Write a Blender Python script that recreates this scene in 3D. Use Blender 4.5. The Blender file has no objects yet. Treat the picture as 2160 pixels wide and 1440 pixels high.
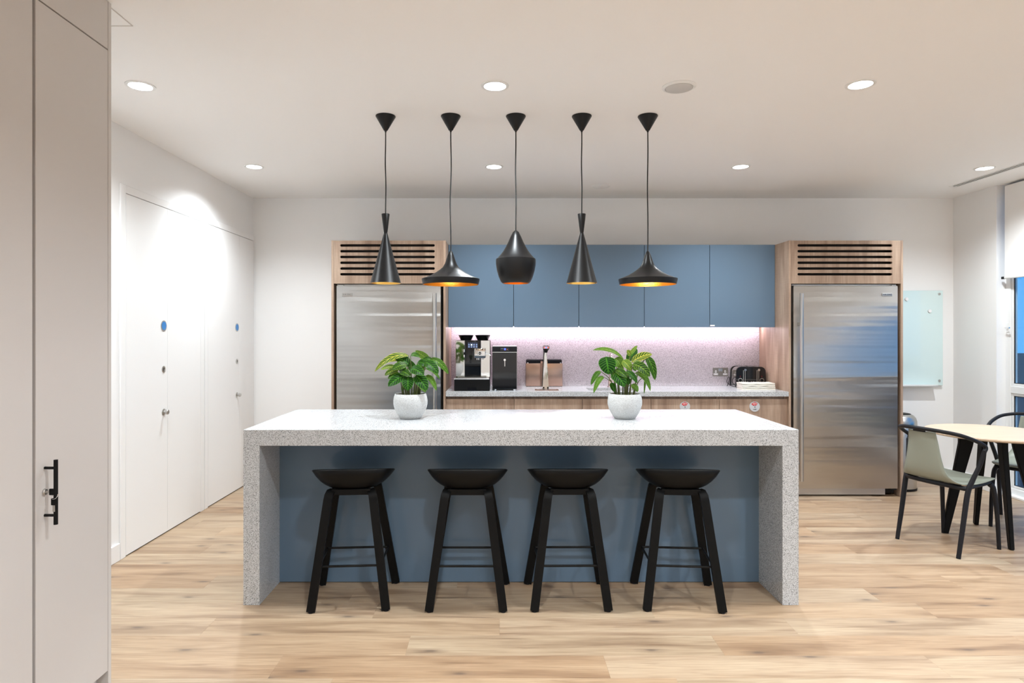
import bpy, bmesh, math, random
from mathutils import Vector, Matrix, Euler
random.seed(7)
PI = math.pi
scene = bpy.context.scene
C = scene.collection

# ------------------------------------------------------------------ camera, world, exposure
cam_d = bpy.data.cameras.new('camera'); cam = bpy.data.objects.new('camera', cam_d); C.objects.link(cam)
cam.location = (0, 0, 1.43); cam.rotation_euler = (PI/2, 0, 0)
cam_d.sensor_width = 36; cam_d.lens = 1325/2160*36
cam_d.shift_x = (1080-1054)/2160; cam_d.shift_y = (702-720)/2160
cam_d.clip_start = 0.05
scene.camera = cam

world = bpy.data.worlds.new('dusk_sky'); scene.world = world; world.use_nodes = True
wn = world.node_tree.nodes; wl = world.node_tree.links
bg = wn['Background']
tc = wn.new('ShaderNodeTexCoord'); sp = wn.new('ShaderNodeSeparateXYZ'); rp = wn.new('ShaderNodeValToRGB')
wl.new(tc.outputs['Generated'], sp.inputs[0]); wl.new(sp.outputs[2], rp.inputs[0]); wl.new(rp.outputs[0], bg.inputs[0])
rp.color_ramp.elements[0].color = (.085, .31, .62, 1); rp.color_ramp.elements[1].color = (.05, .20, .50, 1)
bg.inputs[1].default_value = 1.5

SPOT_W = 138.0
LED_STRENGTH = 48.0
scene.view_settings.view_transform = 'Standard'; scene.view_settings.look = 'None'
scene.view_settings.gamma = 1; scene.view_settings.use_curve_mapping = False
scene.view_settings.exposure = 0.24

# ------------------------------------------------------------------ materials
MAT = {}
def newmat(name):
    m = bpy.data.materials.new(name); m.use_nodes = True
    MAT[name] = m
    return m, m.node_tree.nodes, m.node_tree.links, m.node_tree.nodes['Principled BSDF']
def setp(b, **k):
    names = dict(col='Base Color', rough='Roughness', metal='Metallic', spec='Specular IOR Level', emi='Emission Color',
                 es='Emission Strength', trans='Transmission Weight', ior='IOR', coat='Coat Weight', crough='Coat Roughness',
                 aniso='Anisotropic', arot='Anisotropic Rotation', alpha='Alpha', sheen='Sheen Weight', sss='Subsurface Weight')
    for kk, v in k.items():
        if kk in ('col', 'emi') and len(v) == 3: v = (*v, 1)
        b.inputs[names[kk]].default_value = v
def simple(name, col, rough=.5, metal=0, bump=0, bscale=80, var=0, **k):
    """plain surface with a little procedural tone and relief"""
    m, n, l, b = newmat(name); setp(b, col=col, rough=rough, metal=metal, **k)
    t = n.new('ShaderNodeTexCoord'); ns = n.new('ShaderNodeTexNoise'); ns.inputs['Scale'].default_value = bscale
    ns.inputs['Detail'].default_value = 4
    l.new(t.outputs['Object'], ns.inputs['Vector'])
    if var:
        r = n.new('ShaderNodeMix'); r.data_type = 'RGBA'
        r.inputs[6].default_value = (*[c*(1-var) for c in col], 1); r.inputs[7].default_value = (*[min(1, c*(1+var)) for c in col], 1)
        l.new(ns.outputs['Fac'], r.inputs[0]); l.new(r.outputs[2], b.inputs['Base Color'])
    if bump:
        bp = n.new('ShaderNodeBump'); bp.inputs['Strength'].default_value = bump; bp.inputs['Distance'].default_value = .002
        l.new(ns.outputs['Fac'], bp.inputs['Height']); l.new(bp.outputs[0], b.inputs['Normal'])
    return m
def math_node(n, l, op, a, b=None, c=None):
    x = n.new('ShaderNodeMath'); x.operation = op
    for i, v in enumerate((a, b, c)):
        if v is None: continue
        if isinstance(v, (int, float)): x.inputs[i].default_value = v
        else: l.new(v, x.inputs[i])
    return x.outputs[0]
def ramp(n, l, fac, stops):
    r = n.new('ShaderNodeValToRGB'); e = r.color_ramp.elements
    while len(e) < len(stops): e.new(.5)
    for i, (p, c) in enumerate(stops): e[i].position = p; e[i].color = (*c, 1) if len(c) == 3 else c
    l.new(fac, r.inputs[0]); return r.outputs[0]
def mapping(n, l, vec, scale=(1, 1, 1), loc=None):
    m = n.new('ShaderNodeMapping'); m.inputs['Scale'].default_value = scale
    l.new(vec, m.inputs['Vector'])
    if loc is not None: l.new(loc, m.inputs['Location'])
    return m.outputs[0]
def mixc(n, l, fac, a, b, mode='MIX'):
    m = n.new('ShaderNodeMix'); m.data_type = 'RGBA'; m.blend_type = mode
    for i, v in ((0, fac), (6, a), (7, b)):
        if isinstance(v, (int, float)): m.inputs[i].default_value = v
        elif isinstance(v, tuple): m.inputs[i].default_value = (*v, 1) if len(v) == 3 else v
        else: l.new(v, m.inputs[i])
    return m.outputs[2]

simple('wall_paint', (.90, .895, .89), .6, bump=.05, bscale=200)
simple('ceiling_paint', (.93, .92, .91), .7, bump=.03, bscale=200)
simple('door_paint', (.89, .885, .88), .38)
simple('trim_paint', (.89, .885, .88), .4)
simple('greige_laminate', (.63, .59, .56), .42, bump=.04, bscale=500, var=.015)
simple('dark_gap', (.03, .028, .026), .8)
simple('black_metal', (.005, .005, .005), .45, spec=.2)
simple('black_lacquer', (.007, .007, .0075), .38, bump=.03, bscale=300, spec=.3)
simple('black_wood', (.004, .004, .004), .5, bump=.15, bscale=120, spec=.14)
simple('black_plastic', (.0055, .0055, .0055), .45, bump=.03, bscale=300, spec=.16)
simple('black_gloss', (.006, .006, .007), .06)
simple('charcoal_plastic', (.012, .012, .0145), .45, spec=.2)
simple('cable_black', (.012, .012, .012), .6)
simple('gold_leaf', (.85, .50, .12), .28, metal=1, bump=.5, bscale=110)
simple('chrome', (.78, .78, .79), .07, metal=1)
simple('mirror_steel', (.72, .71, .69), .04, metal=1)
simple('satin_steel', (.55, .54, .52), .28, metal=1)
simple('rose_gold', (.44, .30, .24), .25, metal=1)
simple('copper_tap', (.62, .50, .45), .22, metal=1)
simple('nickel_plate', (.26, .24, .215), .32, metal=1)
simple('blue_lacquer', (.125, .188, .262), .16, spec=.32)
simple('white_plastic', (.82, .82, .81), .35)
simple('white_frame', (.82, .83, .83), .35)
simple('blind_fabric', (.90, .89, .88), .8, bump=.15, bscale=900)
simple('sage_shell', (.255, .272, .222), .5, bump=.03, bscale=400)
simple('grey_disc', (.52, .53, .55), .35)
simple('red_print', (.62, .012, .02), .4)
simple('red_knob', (.75, .03, .015), .35)
simple('white_print', (.85, .85, .83), .5)
simple('dark_print', (.02, .02, .025), .5)
simple('sign_blue', (.03, .22, .58), .4)
simple('soil', (.035, .022, .014), .95, bump=1, bscale=60, var=.4)
simple('napkin_cloth', (.84, .80, .70), .85, bump=.4, bscale=250, var=.05)
simple('speaker_cloth', (.60, .585, .57), .7, bump=.4, bscale=900)
simple('asphalt', (.05, .055, .06), .9, var=.3, bscale=3)
simple('subfloor', (.06, .045, .03), .9)
simple('stem_green', (.10, .12, .03), .5, var=.3, bscale=40)
simple('magnet_white', (.85, .85, .86), .3)
simple('seal_dark', (.02, .016, .013), .7)

def emis(name, col, s):
    m, n, l, b = newmat(name); setp(b, col=(.01, .01, .01), emi=col, es=s, rough=.3); return m
emis('lamp_glow', (1, .97, .94), 14)
emis('led_glow', (1, .82, .93), LED_STRENGTH)
emis('bulb_glow', (1, .80, .52), 5)
emis('bulb_dim', (1, .78, .48), .6)
emis('display_blue', (.06, .10, 1), 2.5)
emis('display_icon', (.45, .6, 1), .55)
emis('display_white', (.8, .9, 1), 1.6)
emis('display_red', (1, .05, .04), 1.0)
emis('display_cyan', (.1, .8, .8), .6)
emis('screen_navy', (.02, .05, .16), .25)

def glass(name, tint, rough=0.0):
    m, n, l, b = newmat(name); setp(b, col=tint, rough=rough, trans=1.0, ior=1.45); return m
# thin architectural glass: clear transmission mixed with a mirror reflection by angle
m, n, l, b = newmat('window_glass')
tr = n.new('ShaderNodeBsdfTransparent'); tr.inputs[0].default_value = (.86, .93, .97, 1)
gl = n.new('ShaderNodeBsdfGlossy'); gl.inputs['Roughness'].default_value = .01
lw = n.new('ShaderNodeLayerWeight'); lw.inputs[0].default_value = .5
fr5 = math_node(n, l, 'MULTIPLY_ADD', math_node(n, l, 'POWER', lw.outputs['Facing'], 5), .9, .045)
mx = n.new('ShaderNodeMixShader'); l.new(fr5, mx.inputs[0]); l.new(tr.outputs[0], mx.inputs[1]); l.new(gl.outputs[0], mx.inputs[2])
l.new(mx.outputs[0], n['Material Output'].inputs[0])
simple('board_glass', (.68, .83, .83), .08, coat=.6, crough=.03)

# brushed steel, grain along the door's height so reflections smear sideways
def brushed(name, col):
    m, n, l, b = newmat(name); setp(b, col=col, metal=1, rough=.3, aniso=.9, arot=0)
    t = n.new('ShaderNodeTexCoord'); tg = n.new('ShaderNodeTangent'); tg.direction_type = 'UV_MAP'; tg.uv_map = 'UVMap'
    l.new(tg.outputs[0], b.inputs['Tangent'])
    ns = n.new('ShaderNodeTexNoise'); ns.inputs['Scale'].default_value = 1; ns.inputs['Detail'].default_value = 2
    l.new(mapping(n, l, t.outputs['Object'], (.28, .5, 8)), ns.inputs['Vector'])
    bp = n.new('ShaderNodeBump'); bp.inputs['Strength'].default_value = 1; bp.inputs['Distance'].default_value = .011
    l.new(ns.outputs['Fac'], bp.inputs['Height']); l.new(bp.outputs[0], b.inputs['Normal'])
    n2 = n.new('ShaderNodeTexNoise'); n2.inputs['Scale'].default_value = 1; n2.inputs['Detail'].default_value = 3
    l.new(mapping(n, l, t.outputs['Object'], (400, 1, 3)), n2.inputs['Vector'])
    l.new(math_node(n, l, 'MULTIPLY_ADD', n2.outputs['Fac'], .08, .26), b.inputs['Roughness'])
brushed('brushed_steel', (.50, .495, .485))

# speckled quartz
def quartz(name, base, tint):
    m, n, l, b = newmat(name); setp(b, rough=.22)
    t = n.new('ShaderNodeTexCoord'); col = None
    def layer(prev, scale, frac, size, c):
        v = n.new('ShaderNodeTexVoronoi'); v.inputs['Scale'].default_value = scale
        l.new(t.outputs['Object'], v.inputs['Vector'])
        s = n.new('ShaderNodeSeparateColor'); l.new(v.outputs['Color'], s.inputs[0])
        pick = math_node(n, l, 'LESS_THAN', s.outputs[0], frac)
        near = math_node(n, l, 'LESS_THAN', v.outputs['Distance'], size)
        return mixc(n, l, math_node(n, l, 'MULTIPLY', pick, near), prev, c)
    ns = n.new('ShaderNodeTexNoise'); ns.inputs['Scale'].default_value = 160; l.new(t.outputs['Object'], ns.inputs['Vector'])
    col = mixc(n, l, ns.outputs['Fac'], tuple(c*.9 for c in base), base)
    col = layer(col, 380, .42, .50, tuple(.40*x for x in tint))
    col = layer(col, 430, .34, .48, tuple(.19*x for x in tint))
    col = layer(col, 300, .23, .44, tuple(.055*x for x in tint))
    l.new(col, b.inputs['Base Color'])
quartz('island_quartz', (.655, .675, .69), (1, 1, 1.02))
quartz('splash_quartz', (.68, .63, .66), (1.25, 1.12, 1.22))  # pink cast of the LED strip is mixed into base and speck colours

# sawn oak veneer, vertical grain
def veneer(name, rot=False):
    m, n, l, b = newmat(name); setp(b, rough=.5)
    t = n.new('ShaderNodeTexCoord'); oi = n.new('ShaderNodeObjectInfo')
    off = n.new('ShaderNodeCombineXYZ'); l.new(math_node(n, l, 'MULTIPLY', oi.outputs['Random'], 37), off.inputs[0]); l.new(math_node(n, l, 'MULTIPLY', oi.outputs['Random'], 91), off.inputs[2])
    v = mapping(n, l, t.outputs['Object'], (1, 1, 1), off.outputs[0])
    a = n.new('ShaderNodeTexNoise'); a.inputs['Scale'].default_value = 1; a.inputs['Detail'].default_value = 3; a.inputs['Distortion'].default_value = .6
    l.new(mapping(n, l, v, (11, 11, 1.2)), a.inputs['Vector'])
    f = n.new('ShaderNodeTexNoise'); f.inputs['Scale'].default_value = 1; f.inputs['Detail'].default_value = 4
    l.new(mapping(n, l, v, (150, 150, 5)), f.inputs['Vector'])
    s = n.new('ShaderNodeTexNoise'); s.inputs['Scale'].default_value = 1; s.inputs['Detail'].default_value = 2
    l.new(mapping(n, l, v, (9, 9, 160)), s.inputs['Vector'])
    c = ramp(n, l, a.outputs['Fac'], [(.30, (.27, .175, .122)), (.5, (.41, .285, .205)), (.70, (.51, .375, .28))])
    c = mixc(n, l, .55, c, ramp(n, l, f.outputs['Fac'], [(.3, (.55, .52, .5)), (.6, (1, 1, 1))]), 'MULTIPLY')
    c = mixc(n, l, .13, c, ramp(n, l, s.outputs['Fac'], [(.35, (.6, .58, .56)), (.6, (1, 1, 1))]), 'MULTIPLY')
    l.new(c, b.inputs['Base Color'])
    bp = n.new('ShaderNodeBump'); bp.inputs['Strength'].default_value = .15; bp.inputs['Distance'].default_value = .001
    l.new(f.outputs['Fac'], bp.inputs['Height']); l.new(bp.outputs[0], b.inputs['Normal'])
veneer('oak_veneer')

# floor boards: light oak, grain along x, knots, each board its own tone
def boards(name):
    m, n, l, b = newmat(name); setp(b, rough=.42)
    t = n.new('ShaderNodeTexCoord'); oi = n.new('ShaderNodeObjectInfo')
    off = n.new('ShaderNodeCombineXYZ')
    l.new(math_node(n, l, 'MULTIPLY', oi.outputs['Random'], 113), off.inputs[0]); l.new(math_node(n, l, 'MULTIPLY', oi.outputs['Random'], 57), off.inputs[1])
    v = mapping(n, l, t.outputs['Object'], (1, 1, 1), off.outputs[0])
    a = n.new('ShaderNodeTexNoise'); a.inputs['Scale'].default_value = 1; a.inputs['Detail'].default_value = 4; a.inputs['Distortion'].default_value = .8
    l.new(mapping(n, l, v, (1.1, 9, 1)), a.inputs['Vector'])
    f = n.new('ShaderNodeTexNoise'); f.inputs['Scale'].default_value = 1; f.inputs['Detail'].default_value = 5
    l.new(mapping(n, l, v, (5, 130, 1)), f.inputs['Vector'])
    g = n.new('ShaderNodeTexNoise'); g.inputs['Scale'].default_value = 1; g.inputs['Detail'].default_value = 3; g.inputs['Distortion'].default_value = 1.2
    l.new(mapping(n, l, v, (2.2, 34, 1)), g.inputs['Vector'])
    k = n.new('ShaderNodeTexVoronoi'); k.voronoi_dimensions = '2D'; k.inputs['Scale'].default_value = 1; k.inputs['Randomness'].default_value = 1
    l.new(mapping(n, l, v, (1.6, 5.0, 1)), k.inputs['Vector'])
    c = ramp(n, l, a.outputs['Fac'], [(.28, (.27, .175, .110)), (.47, (.435, .312, .208)), (.7, (.52, .395, .275))])
    tone = ramp(n, l, oi.outputs['Random'], [(0, (.86, .78, .70)), (.3, (.98, .92, .85)), (.6, (.96, .97, .95)), (1, (1.0, .99, .98))])
    c = mixc(n, l, 1.0, c, tone, 'MULTIPLY')
    c = mixc(n, l, .68, c, ramp(n, l, f.outputs['Fac'], [(.25, (.62, .58, .54)), (.6, (1, 1, 1))]), 'MULTIPLY')
    c = mixc(n, l, .5, c, ramp(n, l, g.outputs['Fac'], [(.28, (.55, .47, .42)), (.45, (1, 1, 1))]), 'MULTIPLY')
    sc = n.new('ShaderNodeSeparateColor'); l.new(k.outputs['Color'], sc.inputs[0])
    kd = math_node(n, l, 'MULTIPLY_ADD', f.outputs['Fac'], .05, k.outputs['Distance'])
    kn = ramp(n, l, kd, [(.045, (1, 1, 1)), (.085, (.35, .35, .35)), (.17, (0, 0, 0))])
    pick = math_node(n, l, 'LESS_THAN', sc.outputs[1], .42)
    kf = math_node(n, l, 'MULTIPLY', pick, kn)
    c = mixc(n, l, math_node(n, l, 'MULTIPLY', kf, .72), c, (.10, .07, .055))
    l.new(c, b.inputs['Base Color'])
    bp = n.new('ShaderNodeBump'); bp.inputs['Strength'].default_value = .12; bp.inputs['Distance'].default_value = .001
    l.new(f.outputs['Fac'], bp.inputs['Height']); l.new(bp.outputs[0], b.inputs['Normal'])
boards('oak_boards')
def tabletop_mat():
    m, n, l, b = newmat('table_oak'); setp(b, rough=.4)
    t = n.new('ShaderNodeTexCoord')
    f = n.new('ShaderNodeTexNoise'); f.inputs['Scale'].default_value = 1; f.inputs['Detail'].default_value = 4
    l.new(mapping(n, l, t.outputs['Object'], (3, 60, 3)), f.inputs['Vector'])
    l.new(ramp(n, l, f.outputs['Fac'], [(.25, (.54, .39, .275)), (.7, (.65, .50, .37))]), b.inputs['Base Color'])
tabletop_mat()
# pot: white glaze over carved seed-shaped relief
def pot_mat():
    m, n, l, b = newmat('carved_glaze'); setp(b, rough=.55)
    t = n.new('ShaderNodeTexCoord'); v = n.new('ShaderNodeTexVoronoi'); v.feature = 'DISTANCE_TO_EDGE'; v.inputs['Scale'].default_value = 1
    w = n.new('ShaderNodeTexNoise'); w.inputs['Scale'].default_value = 12; l.new(t.outputs['Object'], w.inputs['Vector'])
    add = n.new('ShaderNodeVectorMath'); add.operation = 'MULTIPLY_ADD'; l.new(w.outputs['Color'], add.inputs[0]); add.inputs[1].default_value = (.05, .05, .05); l.new(t.outputs['Object'], add.inputs[2])
    l.new(mapping(n, l, add.outputs[0], (300, 300, 165)), v.inputs['Vector'])
    h = ramp(n, l, v.outputs['Distance'], [(0, (0, 0, 0)), (.25, (1, 1, 1))])
    l.new(mixc(n, l, h, (.50, .50, .49), (.84, .85, .85)), b.inputs['Base Color'])
    bp = n.new('ShaderNodeBump'); bp.inputs['Strength'].default_value = .6; bp.inputs['Distance'].default_value = .003
    l.new(h, bp.inputs['Height']); l.new(bp.outputs[0], b.inputs['Normal'])
pot_mat()
# leaf: dark green with pale chevron veins; object colour R = paleness, G = yellowing
def leaf_mat():
    m, n, l, b = newmat('zebra_leaf'); setp(b, rough=.42, spec=.16)
    t = n.new('ShaderNodeTexCoord'); s = n.new('ShaderNodeSeparateXYZ'); l.new(t.outputs['UV'], s.inputs[0])
    oi = n.new('ShaderNodeObjectInfo'); oc = n.new('ShaderNodeSeparateColor'); l.new(oi.outputs['Color'], oc.inputs[0])
    a = math_node(n, l, 'ABSOLUTE', math_node(n, l, 'MULTIPLY_ADD', s.outputs[0], 2, -1))
    ph = math_node(n, l, 'MULTIPLY', math_node(n, l, 'MULTIPLY_ADD', a, -.24, s.outputs[1]), 7.5)
    fr = math_node(n, l, 'FRACT', ph)
    d = math_node(n, l, 'ABSOLUTE', math_node(n, l, 'SUBTRACT', fr, .5))
    vein = ramp(n, l, d, [(.34, (0, 0, 0)), (.44, (1, 1, 1))])
    mid = ramp(n, l, a, [(.05, (1, 1, 1)), (.11, (0, 0, 0))])
    rim = ramp(n, l, a, [(.88, (0, 0, 0)), (.97, (1, 1, 1))])
    k = math_node(n, l, 'MAXIMUM', math_node(n, l, 'MAXIMUM', vein, mid), rim)
    dark = mixc(n, l, oc.outputs[0], (.005, .036, .003), (.10, .22, .025))
    lite = mixc(n, l, oc.outputs[0], (.055, .20, .014), (.22, .38, .07))
    lite = mixc(n, l, oc.outputs[1], lite, (.62, .58, .08))
    l.new(mixc(n, l, k, dark, lite), b.inputs['Base Color'])
    # leaf blades let some light through
    tl = n.new('ShaderNodeBsdfTranslucent'); l.new(mixc(n, l, k, dark, lite), tl.inputs[0])
    mx = n.new('ShaderNodeMixShader'); mx.inputs[0].default_value = .2
    l.new(b.outputs[0], mx.inputs[1]); l.new(tl.outputs[0], mx.inputs[2]); l.new(mx.outputs[0], n['Material Output'].inputs[0])
leaf_mat()

# ------------------------------------------------------------------ helpers
def mat(m): return MAT[m] if isinstance(m, str) else m
def obj(name, bm, m, parent=None, smooth=None, uv=None, loc=None):
    me = bpy.data.meshes.new(name)
    if isinstance(bm, bmesh.types.BMesh):
        if uv:
            L = bm.loops.layers.uv.new('UVMap'); i, j = uv
            for f in bm.faces:
                for lp in f.loops: lp[L].uv = (lp.vert.co[i], lp.vert.co[j])
        bmesh.ops.recalc_face_normals(bm, faces=bm.faces)
        bm.to_mesh(me); bm.free()
    else: me = bm
    if smooth:
        for p in me.polygons: p.use_smooth = True
        me.set_sharp_from_angle(angle=math.radians(smooth))
    if not me.materials: me.materials.append(mat(m))
    o = bpy.data.objects.new(name, me); C.objects.link(o)
    if parent is not None: o.parent = parent
    if loc is not None: o.location = loc
    return o
def thing(name, label, cat, loc=(0, 0, 0), rotz=0, group=None):
    o = bpy.data.objects.new(name, None); C.objects.link(o); o.empty_display_size = .1
    o.location = loc; o.rotation_euler = (0, 0, rotz); o['label'] = label; o['category'] = cat
    if group: o['group'] = group
    return o
def tag(o, label, cat, group=None):
    o['label'] = label; o['category'] = cat
    if group: o['group'] = group
    return o
def structure(o, label=None):
    o['kind'] = 'structure'
    if label: o['label'] = label
    return o
def B(): return bmesh.new()
def box(bm, x0, x1, y0, y1, z0, z1, bev=0, seg=1):
    v = [bm.verts.new((x, y, z)) for z in (z0, z1) for y in (y0, y1) for x in (x0, x1)]
    fs = [bm.faces.new([v[i] for i in q]) for q in ((0, 2, 3, 1), (4, 5, 7, 6), (0, 1, 5, 4), (2, 6, 7, 3), (0, 4, 6, 2), (1, 3, 7, 5))]
    if bev:
        es = list({e for f in fs for e in f.edges})
        bmesh.ops.bevel(bm, geom=es, offset=bev, segments=seg, affect='EDGES', profile=.5)
    return bm
def bx(*a, **k): return box(B(), *a, **k)
def lathe(bm, prof, n=32, c=(0, 0, 0), axis='z', cap0=False, cap1=False):
    """prof: list of (radius, height)"""
    rings = []
    for r, h in prof:
        ring = []
        for i in range(n):
            a = 2*PI*i/n
            p = (r*math.cos(a), r*math.sin(a), h)
            if axis == 'y': p = (p[0], h, p[1])
            elif axis == 'x': p = (h, p[0], p[1])
            ring.append(bm.verts.new((p[0]+c[0], p[1]+c[1], p[2]+c[2])))
        rings.append(ring)
    for a, b_ in zip(rings, rings[1:]):
        for i in range(n): bm.faces.new((a[i], a[(i+1) % n], b_[(i+1) % n], b_[i]))
    if cap0: bm.faces.new(rings[0][::-1])
    if cap1: bm.faces.new(rings[-1])
    return bm
def cyl(bm, r, h0, h1, c=(0, 0, 0), axis='z', n=24): return lathe(bm, [(r, h0), (r, h1)], n, c, axis, True, True)
def frames(path):
    P = [Vector(p) for p in path]; out = []
    for i, p in enumerate(P):
        t = (P[min(i+1, len(P)-1)]-P[max(i-1, 0)]).normalized(); out.append((p, t))
    return out
def tube(bm, path, r, n=10, caps=True):
    fr_ = frames(path); up = Vector((0, 0, 1))
    if abs(fr_[0][1].dot(up)) > .95: up = Vector((0, 1, 0))
    u = fr_[0][1].cross(up).normalized(); rings = []
    for i, (p, t) in enumerate(fr_):
        u = (u - t*u.dot(t)).normalized(); w = t.cross(u)
        rr = r[i] if isinstance(r, (list, tuple)) else r
        if not isinstance(rr, (list, tuple)): rr = (rr, rr)
        rings.append([bm.verts.new(p+u*(rr[0]*math.cos(2*PI*k/n))+w*(rr[1]*math.sin(2*PI*k/n))) for k in range(n)])
    for a, b_ in zip(rings, rings[1:]):
        for i in range(n): bm.faces.new((a[i], a[(i+1) % n], b_[(i+1) % n], b_[i]))
    if caps: bm.faces.new(rings[0][::-1]); bm.faces.new(rings[-1])
    return bm
def strip(bm, path, side, w, t):
    """sweep a w x t rectangle; w lies along 'side', t across"""
    rings = []
    for i, (p, tg) in enumerate(frames(path)):
        s = Vector(side); s = (s - tg*s.dot(tg)).normalized(); nn = tg.cross(s)
        ww = (w[i] if isinstance(w, (list, tuple)) else w)/2; tt = (t[i] if isinstance(t, (list, tuple)) else t)/2
        rings.append([bm.verts.new(p+s*a*ww+nn*b_*tt) for a, b_ in ((-1, -1), (1, -1), (1, 1), (-1, 1))])
    for a, b_ in zip(rings, rings[1:]):
        for i in range(4): bm.faces.new((a[i], a[(i+1) % 4], b_[(i+1) % 4], b_[i]))
    bm.faces.new(rings[0][::-1]); bm.faces.new(rings[-1])
    return bm
def bez(pts, n=16):
    """Catmull-Rom through the points"""
    P = [Vector(p) for p in pts]; P = [P[0]*2-P[1]]+P+[P[-1]*2-P[-2]]; out = []
    for i in range(1, len(P)-2):
        for k in range(n):
            t = k/n; a, b_, c, d = P[i-1:i+3]
            out.append(.5*((2*b_)+(c-a)*t+(2*a-5*b_+4*c-d)*t*t+(3*b_-a-3*c+d)*t**3))
    out.append(P[-2]); return out
def plate(name, outer, holes, thick, m, parent, xf):
    """flat sheet with holes: outline points -> mesh; xf maps (u, v, w) to local coordinates"""
    cu = bpy.data.curves.new(name, 'CURVE'); cu.dimensions = '2D'; cu.fill_mode = 'BOTH'; cu.extrude = thick/2
    for pts in [outer]+holes:
        s = cu.splines.new('POLY'); s.points.add(len(pts)-1); s.use_cyclic_u = True
        for q, p in zip(s.points, pts): q.co = (p[0], p[1], 0, 1)
    t = bpy.data.objects.new('tmp', cu); C.objects.link(t)
    dg = bpy.context.evaluated_depsgraph_get(); me = bpy.data.meshes.new_from_object(t.evaluated_get(dg))
    bpy.data.objects.remove(t); bpy.data.curves.remove(cu)
    for v in me.vertices: v.co = xf(*v.co)
    for p in me.polygons: p.use_smooth = False
    bm = B(); bm.from_mesh(me); bpy.data.meshes.remove(me); bmesh.ops.remove_doubles(bm, verts=bm.verts, dist=1e-5)
    return obj(name, bm, m, parent)
def lettering(body, size, m, parent, loc, rot=(PI/2, 0, 0), name='lettering', depth=.0006, bold=0):
    cu = bpy.data.curves.new(name, 'FONT'); cu.body = body; cu.size = size; cu.align_x = 'CENTER'; cu.align_y = 'CENTER'; cu.extrude = depth; cu.offset = bold
    t = bpy.data.objects.new('tmp', cu); C.objects.link(t)
    dg = bpy.context.evaluated_depsgraph_get(); me = bpy.data.meshes.new_from_object(t.evaluated_get(dg))
    bpy.data.objects.remove(t); bpy.data.curves.remove(cu)
    me.transform(Euler(rot).to_matrix().to_4x4())
    me.materials.clear()
    return obj(name, me, m, parent, loc=loc)
def stadium(u0, u1, v, h, n=6):
    r = h/2; pts = []
    for k in range(n+1): a = -PI/2+PI*k/n; pts.append((u1-r+r*math.cos(a), v+r*math.sin(a)))
    for k in range(n+1): a = PI/2+PI*k/n; pts.append((u0+r+r*math.cos(a), v+r*math.sin(a)))
    return pts
def copy_tree(o, parent=None):
    c = o.copy(); C.objects.link(c)
    c.parent = parent
    for ch in list(o.children): copy_tree(ch, c)
    return c

# ------------------------------------------------------------------ room shell
XL, XR, YB, YF, ZC = -2.40, 4.42, 6.12, -3.6, 2.742
XW = 4.50            # window frame plane
floor = structure(obj('floor', bx(XL-.1, 4.72, YF-.1, YB+.1, -.12, -.013), 'subfloor'))
PW = .1835; Y0 = 3.336
def plank_mesh(L, w):
    bm = bx(0, L-.0003, 0, w-.0003, -.012, 0)
    top = [e for e in bm.edges if all(abs(v.co.z) < 1e-6 for v in e.verts)]
    bmesh.ops.bevel(bm, geom=top, offset=.0003, segments=1, affect='EDGES')
    return bm
starts = {-1: -.64, -2: -1.42, -3: -.42, -4: -.96}
xmin, xmax = XL, XW+.02
ymin_single = 1.2
PLMESH = {}
r = -12
while True:
    y0 = Y0 + r*PW
    if y0 >= YB: break
    w = min(PW, YB-y0)
    s = starts.get(r, random.uniform(-1.4, 0)); x = s
    while x > xmin: x -= 1.42
    while x < xmax:
        a, e = max(x, xmin), min(x+1.42, xmax)
        if e-a > .02:
            key = (round(e-a, 3), round(w, 4))
            if key not in PLMESH:
                me = bpy.data.meshes.new('plank'); bm = plank_mesh(e-a, w); bm.to_mesh(me); bm.free(); me.materials.append(MAT['oak_boards']); PLMESH[key] = me
            o = bpy.data.objects.new('plank', PLMESH[key]); C.objects.link(o); o.parent = floor; o.location = (a, y0, 0)
        x += 1.42
    r += 1
# boards behind the camera, one part
bm = B(); r = -13
while True:
    y0 = Y0+r*PW
    if y0 < YF-.2: break
    x = random.uniform(-1.4, 0)+xmin
    while x < xmax:
        a, e = max(x, xmin), min(x+1.42, xmax)
        if e-a > .02: box(bm, a, e-.0008, max(y0, YF), y0+PW-.0008, -.012, 0)
        x += 1.42
    r -= 1
o = obj('rear_planks', bm, 'oak_boards', floor); o['kind'] = 'stuff'

structure(obj('ceiling', bx(XL-.1, 4.72, YF-.1, YB+.1, ZC, ZC+.1), 'ceiling_paint'))
structure(obj('wall_back', bx(XL-.1, 4.72, YB, YB+.1, -.1, ZC), 'wall_paint'))
structure(obj('wall_front', bx(XL-.1, 4.72, YF-.1, YF, -.1, ZC), 'wall_paint'))
structure(obj('wall_left', bx(XL-.1, XL, YF, YB, -.1, ZC), 'wall_paint'))
structure(obj('wall_right', bx(XR, 4.552, 5.588, YB, -.1, ZC), 'wall_paint'))
structure(obj('ground_outside', bx(4.75, 60, -40, 60, -.6, -.5), 'asphalt'))
# skirtings
structure(obj('baseboard_left', bx(XL, XL+.014, 2.51, 3.95, 0, .11, bev=.003), 'trim_paint'))
structure(obj('baseboard_back', bx(3.52, XR, YB-.014, YB, 0, .11, bev=.003), 'trim_paint'))
structure(obj('baseboard_right', bx(XR-.014, XR, 5.588, YB-.014, 0, .11, bev=.003), 'trim_paint'))
structure(obj('baseboard_rear', bx(XL+.86, 4.40, YF, YF+.014, 0, .11, bev=.003), 'trim_paint'))

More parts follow.
